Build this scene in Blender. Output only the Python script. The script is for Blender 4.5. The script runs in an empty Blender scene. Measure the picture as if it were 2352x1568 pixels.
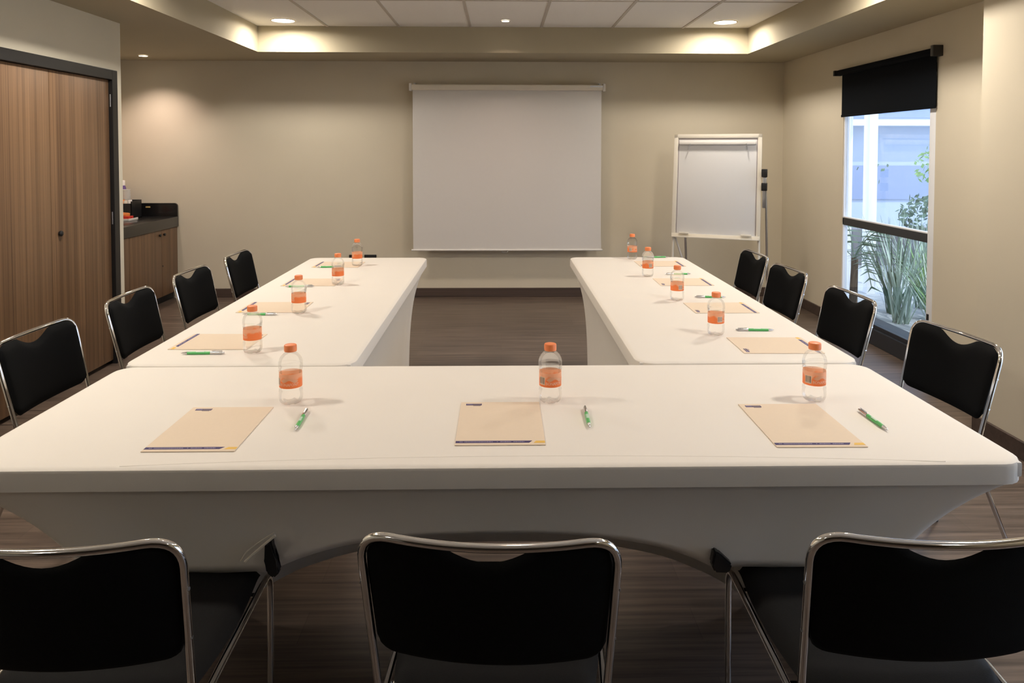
import bpy, bmesh, math, random
from math import sin, cos, pi, exp, radians
from mathutils import Vector, Matrix, Quaternion
random.seed(7)
S = bpy.context.scene
C = S.collection

# ------------------------------------------------------------------ materials
def mat(name, col, rough=.5, metal=0., spec=.5, noise=None, bump=None, coat=0., col2=None, sheen=0.):
    m = bpy.data.materials.new(name); m.use_nodes = True
    nt = m.node_tree; b = nt.nodes['Principled BSDF']
    b.inputs['Base Color'].default_value = (*col, 1)
    b.inputs['Roughness'].default_value = rough
    b.inputs['Metallic'].default_value = metal
    b.inputs['Specular IOR Level'].default_value = spec
    b.inputs['Coat Weight'].default_value = coat
    b.inputs['Sheen Weight'].default_value = sheen
    tc = nt.nodes.new('ShaderNodeTexCoord')
    if noise:
        n = nt.nodes.new('ShaderNodeTexNoise'); n.inputs['Scale'].default_value = noise[0]; n.inputs['Detail'].default_value = 4
        nt.links.new(tc.outputs['Object'], n.inputs['Vector'])
        r = nt.nodes.new('ShaderNodeMix'); r.data_type = 'RGBA'
        a = noise[1]; c2 = col2 or tuple(c*(1-a) for c in col)
        r.inputs[6].default_value = (*c2, 1); r.inputs[7].default_value = (*(min(1, c*(1+a)) for c in col), 1)
        nt.links.new(n.outputs['Fac'], r.inputs[0]); nt.links.new(r.outputs[2], b.inputs['Base Color'])
    if bump:
        n2 = nt.nodes.new('ShaderNodeTexNoise'); n2.inputs['Scale'].default_value = bump[0]; n2.inputs['Detail'].default_value = 2
        nt.links.new(tc.outputs['Object'], n2.inputs['Vector'])
        bp = nt.nodes.new('ShaderNodeBump'); bp.inputs['Strength'].default_value = bump[1]; bp.inputs['Distance'].default_value = .002
        nt.links.new(n2.outputs['Fac'], bp.inputs['Height']); nt.links.new(bp.outputs['Normal'], b.inputs['Normal'])
    return m

def lin(r, g, b):
    f = lambda c: (c/255/12.92) if c/255 <= .04045 else ((c/255+.055)/1.055)**2.4
    return (f(r), f(g), f(b))

def wood(name, c1, c2, axis='Z', scale=1., rough=.45, fine=60):
    m = bpy.data.materials.new(name); m.use_nodes = True
    nt = m.node_tree; b = nt.nodes['Principled BSDF']; L = nt.links.new
    tc = nt.nodes.new('ShaderNodeTexCoord'); mp = nt.nodes.new('ShaderNodeMapping')
    s = {'X': (.5, fine, fine), 'Y': (fine, .5, fine), 'Z': (fine, fine, .5)}[axis]
    mp.inputs['Scale'].default_value = [v*scale for v in s]
    L(tc.outputs['Object'], mp.inputs['Vector'])
    n = nt.nodes.new('ShaderNodeTexNoise'); n.inputs['Scale'].default_value = 1; n.inputs['Detail'].default_value = 5; n.inputs['Roughness'].default_value = .65
    L(mp.outputs[0], n.inputs['Vector'])
    mp2 = nt.nodes.new('ShaderNodeMapping'); mp2.inputs['Scale'].default_value = [v*scale*.22 if v > 1 else v*.6 for v in s]
    L(tc.outputs['Object'], mp2.inputs['Vector'])
    n2 = nt.nodes.new('ShaderNodeTexNoise'); n2.inputs['Scale'].default_value = 1; n2.inputs['Detail'].default_value = 3
    L(mp2.outputs[0], n2.inputs['Vector'])
    add = nt.nodes.new('ShaderNodeMath'); add.operation = 'ADD'
    mu = nt.nodes.new('ShaderNodeMath'); mu.operation = 'MULTIPLY'; mu.inputs[1].default_value = .6
    mu2 = nt.nodes.new('ShaderNodeMath'); mu2.operation = 'MULTIPLY'; mu2.inputs[1].default_value = .4
    L(n.outputs['Fac'], mu.inputs[0]); L(n2.outputs['Fac'], mu2.inputs[0]); L(mu.outputs[0], add.inputs[0]); L(mu2.outputs[0], add.inputs[1])
    cr = nt.nodes.new('ShaderNodeValToRGB')
    cr.color_ramp.elements[0].position = .36; cr.color_ramp.elements[0].color = (*c1, 1)
    cr.color_ramp.elements[1].position = .64; cr.color_ramp.elements[1].color = (*c2, 1)
    L(add.outputs[0], cr.inputs[0]); L(cr.outputs[0], b.inputs['Base Color'])
    b.inputs['Roughness'].default_value = rough
    return m

def floor_mat():
    m = bpy.data.materials.new('floor_planks'); m.use_nodes = True
    nt = m.node_tree; b = nt.nodes['Principled BSDF']; L = nt.links.new
    tc = nt.nodes.new('ShaderNodeTexCoord')
    br = nt.nodes.new('ShaderNodeTexBrick'); br.inputs['Scale'].default_value = 1
    br.inputs['Brick Width'].default_value = 1.2; br.inputs['Row Height'].default_value = .152
    br.inputs['Mortar Size'].default_value = .0012; br.inputs['Mortar Smooth'].default_value = .1
    br.inputs['Color1'].default_value = (.35, .35, .35, 1); br.inputs['Color2'].default_value = (.65, .65, .65, 1); br.inputs['Mortar'].default_value = (.2, .2, .2, 1)
    L(tc.outputs['Object'], br.inputs['Vector'])
    mp = nt.nodes.new('ShaderNodeMapping'); mp.inputs['Scale'].default_value = (1.6, 42, 1)
    L(tc.outputs['Object'], mp.inputs['Vector'])
    n = nt.nodes.new('ShaderNodeTexNoise'); n.inputs['Scale'].default_value = 1; n.inputs['Detail'].default_value = 6; n.inputs['Roughness'].default_value = .6
    L(mp.outputs[0], n.inputs['Vector'])
    cr = nt.nodes.new('ShaderNodeValToRGB')
    cr.color_ramp.elements[0].position = .3; cr.color_ramp.elements[0].color = (*lin(60, 50, 44), 1)
    cr.color_ramp.elements[1].position = .72; cr.color_ramp.elements[1].color = (*lin(124, 107, 95), 1)
    L(n.outputs['Fac'], cr.inputs[0])
    mx = nt.nodes.new('ShaderNodeMix'); mx.data_type = 'RGBA'; mx.blend_type = 'OVERLAY'; mx.inputs[0].default_value = .45
    L(cr.outputs[0], mx.inputs[6]); L(br.outputs['Color'], mx.inputs[7]); L(mx.outputs[2], b.inputs['Base Color'])
    b.inputs['Roughness'].default_value = .34
    return m

def glassy(name, tint=(1, 1, 1), transp=.6, ior=1.33, rough=.0):
    m = bpy.data.materials.new(name); m.use_nodes = True
    nt = m.node_tree; nt.nodes.clear(); L = nt.links.new
    o = nt.nodes.new('ShaderNodeOutputMaterial'); mx = nt.nodes.new('ShaderNodeMixShader')
    t = nt.nodes.new('ShaderNodeBsdfTransparent'); t.inputs[0].default_value = (*tint, 1)
    g = nt.nodes.new('ShaderNodeBsdfGlass'); g.inputs['IOR'].default_value = ior; g.inputs['Roughness'].default_value = rough; g.inputs[0].default_value = (*tint, 1)
    mx.inputs[0].default_value = 1-transp
    L(t.outputs[0], mx.inputs[1]); L(g.outputs[0], mx.inputs[2]); L(mx.outputs[0], o.inputs[0])
    return m

def pane_mat(name, tint=(.93, .96, 1.), refl=.12):
    m = bpy.data.materials.new(name); m.use_nodes = True
    nt = m.node_tree; nt.nodes.clear(); L = nt.links.new
    o = nt.nodes.new('ShaderNodeOutputMaterial'); mx = nt.nodes.new('ShaderNodeMixShader')
    t = nt.nodes.new('ShaderNodeBsdfTransparent'); t.inputs[0].default_value = (*tint, 1)
    g = nt.nodes.new('ShaderNodeBsdfGlossy'); g.inputs['Roughness'].default_value = .01
    lw = nt.nodes.new('ShaderNodeLayerWeight'); lw.inputs['Blend'].default_value = .5
    pw = nt.nodes.new('ShaderNodeMath'); pw.operation = 'POWER'; pw.inputs[1].default_value = 3; L(lw.outputs['Facing'], pw.inputs[0])
    fr = nt.nodes.new('ShaderNodeMath'); fr.operation = 'MULTIPLY_ADD'; fr.inputs[1].default_value = .45; fr.inputs[2].default_value = .03; L(pw.outputs[0], fr.inputs[0])
    L(fr.outputs[0], mx.inputs[0]); L(t.outputs[0], mx.inputs[1]); L(g.outputs[0], mx.inputs[2]); L(mx.outputs[0], o.inputs[0])
    return m

def emis(name, col, st):
    m = bpy.data.materials.new(name); m.use_nodes = True
    b = m.node_tree.nodes['Principled BSDF']
    b.inputs['Base Color'].default_value = (*col, 1); b.inputs['Emission Color'].default_value = (*col, 1); b.inputs['Emission Strength'].default_value = st
    return m

def label_mat():
    m = bpy.data.materials.new('bottle_label'); m.use_nodes = True
    nt = m.node_tree; b = nt.nodes['Principled BSDF']; L = nt.links.new
    tc = nt.nodes.new('ShaderNodeTexCoord'); sp = nt.nodes.new('ShaderNodeSeparateXYZ'); L(tc.outputs['Object'], sp.inputs[0])
    n = nt.nodes.new('ShaderNodeTexNoise'); n.inputs['Scale'].default_value = 55; L(tc.outputs['Object'], n.inputs['Vector'])
    a = nt.nodes.new('ShaderNodeMath'); a.operation = 'MULTIPLY_ADD'; a.inputs[1].default_value = .022; L(n.outputs['Fac'], a.inputs[0]); L(sp.outputs['Z'], a.inputs[2])
    mr = nt.nodes.new('ShaderNodeMapRange'); mr.inputs[1].default_value = .080; mr.inputs[2].default_value = .0865; L(a.outputs[0], mr.inputs[0])
    mx = nt.nodes.new('ShaderNodeMix'); mx.data_type = 'RGBA'
    mx.inputs[6].default_value = (*lin(250, 142, 82), 1); mx.inputs[7].default_value = (*lin(250, 190, 152), 1)
    L(mr.outputs[0], mx.inputs[0]); L(mx.outputs[2], b.inputs['Base Color']); b.inputs['Roughness'].default_value = .3
    tr = nt.nodes.new('ShaderNodeBsdfTranslucent'); L(mx.outputs[2], tr.inputs[0]); ms = nt.nodes.new('ShaderNodeMixShader'); ms.inputs[0].default_value = .45
    L(b.outputs[0], ms.inputs[1]); L(tr.outputs[0], ms.inputs[2]); L(ms.outputs[0], nt.nodes['Material Output'].inputs[0])
    return m

M = dict(
    dwall=mat('dark_rear_wall', lin(58, 48, 40), .8, noise=(3, .05)),  # unseen wall, tone darkened to cut bounce light on the near floor
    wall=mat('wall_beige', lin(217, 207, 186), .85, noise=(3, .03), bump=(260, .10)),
    wallL=mat('wall_door_side', lin(224, 217, 198), .85, noise=(3, .03), bump=(260, .10)),
    sof=mat('soffit_shaded', lin(182, 172, 148), .85, noise=(3, .03), bump=(260, .10)),  # same paint as the walls, darkened to put soffit shade into the colour
    tile=mat('ceiling_tile', lin(252, 249, 245), .9, noise=(40, .03), bump=(120, .3)),
    tbar=mat('ceiling_grid', lin(206, 198, 188), .7, noise=(9, .03)),
    floor=floor_mat(),
    base=wood('baseboard_dark', lin(62, 50, 44), lin(88, 72, 64), 'X', 1, .5, 40),
    walnut=wood('door_walnut', lin(92, 68, 48), lin(144, 112, 82), 'Z', 1, .42, 95),
    cabw=wood('cabinet_walnut', lin(84, 62, 44), lin(132, 102, 76), 'Z', 1, .42, 95),
    blk=mat('black_frame', (.012, .012, .013), .4, noise=(20, .2)),
    blkc=mat('black_counter', (.007, .007, .0075), .32, noise=(80, .4), coat=.3),
    blkp=mat('black_plastic', (.014, .014, .015), .35, noise=(30, .15)),
    chrome=mat('chrome', (.82, .81, .80), .09, 1., noise=(14, .04)),
    alu=mat('brushed_aluminium', (.62, .63, .65), .3, 1., noise=(30, .05)),
    steel=mat('pen_silver', (.72, .71, .72), .22, 1., noise=(60, .05)),
    cream=mat('cream_metal', lin(234, 226, 210), .4, noise=(12, .03)),
    fab=mat('black_upholstery', (.0045, .0048, .0052), .9, noise=(400, .35), bump=(900, .4), spec=.15),
    vinyl=mat('black_seat', (.006, .0058, .006), .7, noise=(200, .25), bump=(700, .3), spec=.2),
    cloth=mat('white_stretch_cloth', lin(238, 232, 223), .8, noise=(6, .012), bump=(1500, .15), spec=.25),
    seam=mat('cloth_seam', lin(236, 230, 220), .9, noise=(50, .03)),
    screen=mat('screen_fabric', lin(222, 218, 213), .9, noise=(30, .012), spec=.1),
    white=mat('white_paint', lin(232, 228, 222), .45, noise=(8, .02)),
    wboard=mat('whiteboard', lin(226, 224, 222), .3, noise=(4, .02)),
    paper=mat('tan_notepad_paper', lin(234, 216, 194), .9, noise=(90, .02), spec=.1),
    navy=mat('navy_print', lin(66, 56, 104), .7, noise=(200, .1)),
    lilac=mat('pale_print', lin(170, 160, 186), .7, noise=(200, .05)),
    greyp=mat('grey_print', lin(140, 124, 122), .7, noise=(200, .1)),
    yel=mat('yellow_print', lin(236, 192, 92), .7, noise=(200, .05)),
    green=mat('pen_green', lin(92, 190, 108), .3, noise=(60, .05)),
    mint=mat('pen_print', lin(196, 222, 202), .5, noise=(500, .15)),
    orange=mat('orange_cap', lin(253, 146, 90), .38, noise=(40, .03)),
    label=label_mat(),
    lwhite=mat('label_white', lin(250, 222, 196), .4, noise=(300, .03)),
    bar=mat('barcode_grey', lin(140, 128, 122), .5, noise=(300, .1)),
    pet=glassy('clear_plastic_water', (.99, .99, .985), .68, 1.30),
    pane=pane_mat('window_glass'),
    blind=mat('charcoal_blind', lin(14, 18, 23), .9, spec=.1, noise=(60, .1), bump=(400, .2)),
    win=mat('dark_window_frame', lin(38, 42, 50), .35, noise=(20, .1)),
    lens=emis('downlight_lens', (1., .93, .80), 14),
    ring=mat('downlight_ring', lin(235, 225, 205), .5, noise=(20, .02)),
    leaf=mat('leaf_green', lin(120, 158, 92), .5, noise=(8, .35)),
    leafd=mat('leaf_dark', lin(84, 112, 92), .5, noise=(8, .35)),
    leafb=mat('leaf_hazed', lin(168, 188, 176), .5, noise=(8, .3)),  # blue-grey tint paints the window haze onto the leaves
    bark=mat('bark', lin(92, 80, 70), .9, noise=(20, .3)),
    ext=mat('facade_pale', lin(176, 190, 210), .8, noise=(1.2, .08)),  # pale blue facade; its paleness also paints in the haze of the glass
    extw=mat('facade_white', lin(244, 246, 250), .7, noise=(2, .03)),
    extd=mat('facade_glass', lin(138, 154, 186), .3, noise=(1, .15)),
    kerb=mat('grey_kerb', lin(120, 122, 128), .8, noise=(6, .1)),
    pground=mat('bright_ground', lin(176, 182, 186), .95, noise=(5, .2), bump=(30, .6)),  # pale tone stands for sunlit concrete, brightness put into the colour
    red=mat('red_packet', lin(190, 40, 24), .45, noise=(50, .1)),
    ora=mat('orange_packet', lin(236, 140, 60), .45, noise=(50, .1)),
    tan=mat('tan_tag', lin(196, 170, 110), .5, noise=(50, .05)),
    purple=mat('purple_print', lin(96, 70, 130), .5, noise=(50, .05)),
)

# ------------------------------------------------------------------ mesh helpers
def B(): return bmesh.new()

def box(bm, x0, x1, y0, y1, z0, z1, bev=0, seg=2):
    vs = [bm.verts.new(p) for p in [(x0,y0,z0),(x1,y0,z0),(x1,y1,z0),(x0,y1,z0),(x0,y0,z1),(x1,y0,z1),(x1,y1,z1),(x0,y1,z1)]]
    fs = [bm.faces.new([vs[i] for i in f]) for f in [(0,3,2,1),(4,5,6,7),(0,1,5,4),(1,2,6,5),(2,3,7,6),(3,0,4,7)]]
    if bev:
        es = list({e for f in fs for e in f.edges})
        bmesh.ops.bevel(bm, geom=es, offset=bev, segments=seg, affect='EDGES', profile=.6)

def tube(bm, pts, r, n=12, closed=False, caps=True):
    pts = [Vector(p) for p in pts]; N = len(pts); rings = []
    up = None
    for i, p in enumerate(pts):
        if closed: t = (pts[(i+1) % N]-pts[i-1]).normalized()
        else: t = (pts[min(i+1, N-1)]-pts[max(i-1, 0)]).normalized()
        if up is None:
            up = Vector((0, 0, 1)) if abs(t.z) < .9 else Vector((1, 0, 0))
        a = (up - t*up.dot(t)).normalized(); b = t.cross(a); up = a
        rr = r[i] if isinstance(r, (list, tuple)) else r
        rings.append([bm.verts.new(p+a*cos(2*pi*k/n)*rr+b*sin(2*pi*k/n)*rr) for k in range(n)])
    for i in range(N if closed else N-1):
        A, D = rings[i], rings[(i+1) % N]
        for k in range(n): bm.faces.new((A[k], A[(k+1) % n], D[(k+1) % n], D[k]))
    if caps and not closed:
        bm.faces.new(rings[0][::-1]); bm.faces.new(rings[-1])

def fillet(pts, r, n=6):
    pts = [Vector(p) for p in pts]; out = [pts[0]]
    for i in range(1, len(pts)-1):
        p = pts[i]; a = (pts[i-1]-p); b = (pts[i+1]-p); la, lb = a.length, b.length
        a.normalize(); b.normalize()
        d = min(r, la*.49, lb*.49)
        A, D = p+a*d, p+b*d
        for k in range(n+1):
            t = k/n; out.append(A*(1-t)**2+p*2*t*(1-t)+D*t*t)
    out.append(pts[-1]); return out

def lathe(bm, prof, n=32, cap0=True, cap1=True, c=(0, 0)):
    rings = []
    for r, z in prof:
        rings.append([bm.verts.new((c[0]+r*cos(2*pi*k/n), c[1]+r*sin(2*pi*k/n), z)) for k in range(n)])
    for A, D in zip(rings, rings[1:]):
        for k in range(n): bm.faces.new((A[k], A[(k+1) % n], D[(k+1) % n], D[k]))
    if cap0: bm.faces.new(rings[0][::-1])
    if cap1: bm.faces.new(rings[-1])

def prism(bm, poly, z0, z1):
    a = [bm.verts.new((x, y, z0)) for x, y in poly]; b = [bm.verts.new((x, y, z1)) for x, y in poly]
    n = len(poly); bm.faces.new(a[::-1]); bm.faces.new(b)
    for k in range(n): bm.faces.new((a[k], a[(k+1) % n], b[(k+1) % n], b[k]))

def obj(name, bm, m, parent=None, smooth=True, loc=None, ang=40):
    bmesh.ops.recalc_face_normals(bm, faces=bm.faces)
    me = bpy.data.meshes.new(name); bm.to_mesh(me); bm.free()
    me.materials.append(m)
    if smooth:
        for p in me.polygons: p.use_smooth = True
        me.set_sharp_from_angle(angle=radians(ang))
    o = bpy.data.objects.new(name, me); C.objects.link(o)
    if parent: o.parent = parent
    if loc: o.location = loc
    return o

def tag(o, label, cat, group=None, kind=None):
    o['label'] = label; o['category'] = cat
    if group: o['group'] = group
    if kind: o['kind'] = kind
    return o

def thing(name, label, cat, loc=(0,0,0), rz=0, group=None):
    o = bpy.data.objects.new(name, None); C.objects.link(o); o.empty_display_size = .05
    o.location = loc; o.rotation_euler = (0, 0, rz)
    return tag(o, label, cat, group)

def struct(name, bm, m, parent=None, smooth=False):
    o = obj(name, bm, m, parent, smooth)
    if not parent: o['kind'] = 'structure'
    return o

def dup(root, loc, rz, label, group=None, scale=None):
    r = root.copy(); C.objects.link(r); r.location = loc; r.rotation_euler = (0, 0, rz); r['label'] = label
    if group: r['group'] = group
    if scale: r.scale = scale
    for ch in list(root.children):
        c = ch.copy(); C.objects.link(c); c.parent = r
        for g in list(ch.children):
            d = g.copy(); C.objects.link(d); d.parent = c
    return r

# ------------------------------------------------------------------ room shell
XL, XR, XC = -3.75, 2.796, 2.456
YB, YF = 7.278, -2.6
ZS, ZC, ZT = 2.319, 2.548, 2.75
bm = B(); box(bm, XL-.1, XR+.15, YF-.1, YB+.1, -.1, 0); struct('floor', bm, M['floor'])
bm = B(); box(bm, XL-.1, XR+.15, YB, YB+.12, 0, ZT); struct('wall_back', bm, M['wall'])
bm = B(); box(bm, XL-.1, XR+.15, YF-.1, YF, 0, ZT); struct('wall_front', bm, M['dwall'])
# left side: alcove wall and the projecting block that holds the double door
XD = -2.628
bm = B(); box(bm, XL-.1, XL, 5.17, YB, 0, ZT); struct('wall_left_alcove', bm, M['wall'])
bm = B()
box(bm, XL-.1, XD, 5.082-.004, 5.17, 0, ZT)
box(bm, XL-.1, XD, YF, 3.632, 0, ZT)
box(bm, XL-.1, XD, 3.632, 5.078, 1.985, ZT)
box(bm, XL-.1, XD-.09, 3.632, 5.078, 0, 1.985)
struct('wall_left', bm, M['wallL'])
# right wall with window opening, nearer part steps into the room and has its own window
WY0, WY1, WZ0, WZ1 = 4.70, 5.985, .055, 2.02
bm = B()
box(bm, XR, XR+.05, WY1, YB+.12, 0, ZT)
box(bm, XR, XR+.14, 3.73, WY0, 0, ZT)
box(bm, XR, XR+.14, WY0, WY1, WZ1, ZT)
struct('wall_right', bm, M['wall'])
bm = B()
box(bm, XC, XR+.14, 3.05, 3.7345, 0, ZT)
box(bm, XC, XR+.14, YF, .6, 0, ZT)
box(bm, XC, XR+.14, .6, 3.05, 2.1, ZT)
box(bm, XC, XR+.14, .6, 3.05, 0, .1)
struct('wall_right_column', bm, M['wall'])
# ceiling: soffit ring + raised tray of tiles
TX0, TX1, TY0, TY1 = -2.157, 2.214, -1.9, 6.617
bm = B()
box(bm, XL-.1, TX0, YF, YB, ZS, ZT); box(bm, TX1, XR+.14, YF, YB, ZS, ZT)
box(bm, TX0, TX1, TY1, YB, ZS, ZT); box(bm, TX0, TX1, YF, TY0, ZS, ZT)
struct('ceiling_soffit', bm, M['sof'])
bm = B(); box(bm, TX0, TX1, TY0, TY1, ZC, ZC+.1); struct('ceiling', bm, M['tile'])
bm = B()
x = -1.543-.633
xs = [-1.543+.6335*k for k in range(6)]
for x in xs: box(bm, x-.011, x+.011, TY0, TY1, ZC-.006, ZC+.002)
y = 5.45
while y > TY0: box(bm, TX0, TX1, y-.011, y+.011, ZC-.005, ZC+.002); y -= 1.22
struct('trim_1', bm, M['tbar'])
# baseboards
def baseb(name, *b):
    bm = B(); box(bm, *b, bev=.003, seg=1); struct(name, bm, M['base'])
baseb('baseboard_back', -3.17, XR, YB-.014, YB, 0, .088)
baseb('baseboard_right', XR-.014, XR, WY1+.05, YB, 0, .088)
baseb('baseboard_right_mid', XR-.014, XR, 3.74, WY0-.05, 0, .088)
baseb('baseboard_right_column', XC-.014, XC, YF, 3.7345, 0, .088)
baseb('baseboard_left', XD, XD+.014, 5.086, 5.17, 0, .088)
baseb('baseboard_left_near', XD, XD+.014, YF, 3.625, 0, .088)

# ------------------------------------------------------------------ double door (left)
d = B()
fw, fp = .066, .022
box(d, XD-.09, XD+fp, 5.082-fw, 5.082, 0, 1.985, .003)
box(d, XD-.09, XD+fp, 3.628, 3.628+fw, 0, 1.985, .003)
box(d, XD-.09, XD+fp, 3.628+fw, 5.082-fw, 1.985-fw, 1.985, .003)
door = struct('door_1', d, M['blk'])
door['label'] = 'walnut double door in black frame, left wall'; door['category'] = 'door'
for a, b_, nm in ((4.3585, 5.013, 1), (3.697, 4.3555, 0)):
    bm = B(); box(bm, XD-.045, XD-.003, a, b_, .028, 1.916, .002)
    lf = obj('door_leaf', bm, M['walnut'], door)
    if nm:
        bm = B(); lathe(bm, [(.0, 0), (.013, 0), (.017, .006), (.017, .014), (.012, .018), (0, .0185)], 20, False, False)
        k = obj('door_knob', bm, M['blkp'], lf); k.rotation_euler = (0, radians(90), 0); k.location = (XD-.003, 4.433, .951)
        for z in (1.78, .99, .2):
            bm = B(); tube(bm, [(XD+.004, 5.020, z-.042), (XD+.004, 5.020, z+.042)], .006, 10); obj('hinge', bm, M['alu'], lf)

# ------------------------------------------------------------------ window (right) with frame, glass, roller blind
bm = B()
gx = XR+.012
box(bm, XR-.004, gx+.12, WY0, WY1, WZ0, .150, .004)           # dark sill
box(bm, XR-.020, XR, WY0-.03, WY1+.03, 0, .120, .004)        # dark plinth below the sill
box(bm, gx, gx+.05, WY0, WY1, WZ1-.06, WZ1)
box(bm, gx-.006, gx+.03, WY0, WY1, .845, .905, .003)
win = struct('window_1', bm, M['win'])
bm = B(); box(bm, gx-.008, gx+.03, WY0+.002, WY0+.075, .150, WZ1-.06, .003); obj('sunlit_strip', bm, M['extw'], win)  # sunlit gap at the window edge, painted as a white strip
bm = B(); box(bm, gx-.008, gx+.03, WY0+.07, WY1-.018, .905, .915, .001); obj('bright_cap', bm, M['extw'], win)
bm = B(); box(bm, gx-.006, gx+.028, WY1-.018, WY1, .15, WZ1-.06); obj('far_stile', bm, M['extw'], win)
bm = B(); box(bm, gx-.014, gx-.008, WY0+.040, WY0+.058, .30, .38); obj('latch', bm, M['blkp'], win)
bm = B(); box(bm, gx+.010, gx+.014, WY0+.075, WY1-.018, .150, .845); obj('window_pane', bm, M['pane'], win, False)
bm = B(); box(bm, gx+.010, gx+.014, WY0+.075, WY1-.018, .915, WZ1-.06); obj('window_pane', bm, M['pane'], win, False)
# second window, nearer on the same side
bm = B()
for a in (.6, 1.8, 2.99): box(bm, XC+.12, XC+.17, a, a+.06, .1, 2.1, .003)
box(bm, XC+.12, XC+.17, .6, 3.05, .1, .16); box(bm, XC+.12, XC+.17, .6, 3.05, 2.04, 2.1)
win2 = struct('window_2', bm, M['win'])
bm = B(); box(bm, XC+.14, XC+.146, .66, 1.8, .16, 2.04); box(bm, XC+.14, XC+.146, 1.86, 2.99, .16, 2.04); obj('window_pane', bm, M['pane'], win2, False)

bl = thing('roller_blind', 'charcoal roller blind half lowered over the tall window', 'blind', (XR-.03, 5.35, 2.085))
bm = B(); tube(bm, [(0, -.68, 0), (0, .66, 0)], .024, 16); obj('roller_tube', bm, M['blind'], bl)
for s in (-1, 1):
    bm = B(); box(bm, -.034, .030, (-.715 if s < 0 else .672), (-.68 if s < 0 else .70), -.034 if s < 0 else -.022, .036 if s < 0 else .022, .004); obj('bracket', bm, M['blkp'], bl)
bm = B(); box(bm, .012, .0145, -.672, .632, -.345, 0); obj('blind_fabric', bm, M['blind'], bl, False)
bm = B(); box(bm, .006, .018, -.672, .632, -.362, -.342, .004); obj('bottom_bar', bm, M['blind'], bl)

# ------------------------------------------------------------------ downlights
def downlight(name, label, x, y, z, r, lens=True, power=30, col=(1, .86, .66), group=None, spot=None):
    t = thing(name, label, 'ceiling light', (x, y, z), 0, group)
    bm = B(); n = 36; prof = [(r*1.12, -.001), (r*1.12, -.006), (r*1.0, -.008), (r*.97, -.002)]
    lathe(bm, prof, n, False, False); obj('trim_ring', bm, M['ring'], t)
    bm = B(); lathe(bm, [(r*.97, -.0045), (r*.97, -.0015)], n); obj('lens', bm, M['lens'], t)
    L = bpy.data.lights.new('lamp', 'SPOT' if spot else 'AREA'); L.energy = power; L.color = col
    if spot: L.spot_size = radians(spot); L.spot_blend = .9; L.shadow_soft_size = r*.8
    else: L.shape = 'DISK'; L.size = r*2*.9; L.spread = radians(170)
    lo = bpy.data.objects.new('lamp', L); C.objects.link(lo); lo.parent = t; lo.location = (0, 0, -.012)
    return t
WARM = (1, .91, .80)
P0 = 21.5
downlight('downlight', 'large round downlight at back left of the ceiling tray', -1.846, 6.319, ZC, .094, power=16, col=WARM)
downlight('downlight', 'large round downlight at back right of the ceiling tray', 1.910, 6.298, ZC, .094, power=16, col=WARM)
downlight('spotlight', 'tiny round spotlight in the middle of the back ceiling tiles', .035, 6.287, ZC, .032, power=30, col=(1, .76, .64), spot=128)
downlight('spotlight', 'small recessed spotlight in the soffit above the counter corner', -3.296, 6.893, ZS, .038, power=55, col=(1, .80, .70), spot=120)
for y, p in ((4.1, P0*1.12), (2.0, P0*.9), (-.4, 3.5)):  # last, dim row is added out of view to brighten the near table's front
    for x in (-1.85, 1.9):
        downlight('downlight', 'unseen large round downlight further forward in the ceiling tray', x, y, ZC, .094, power=p, col=WARM, group='downlights in the front of the tray')
for y in (3.9, 1.9):
    downlight('spotlight', 'tiny round spotlight along the tray centre line', .035, y, ZC, .032, power=14, col=(1, .76, .60), spot=120, group='spotlights on the tray centre line')

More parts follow.
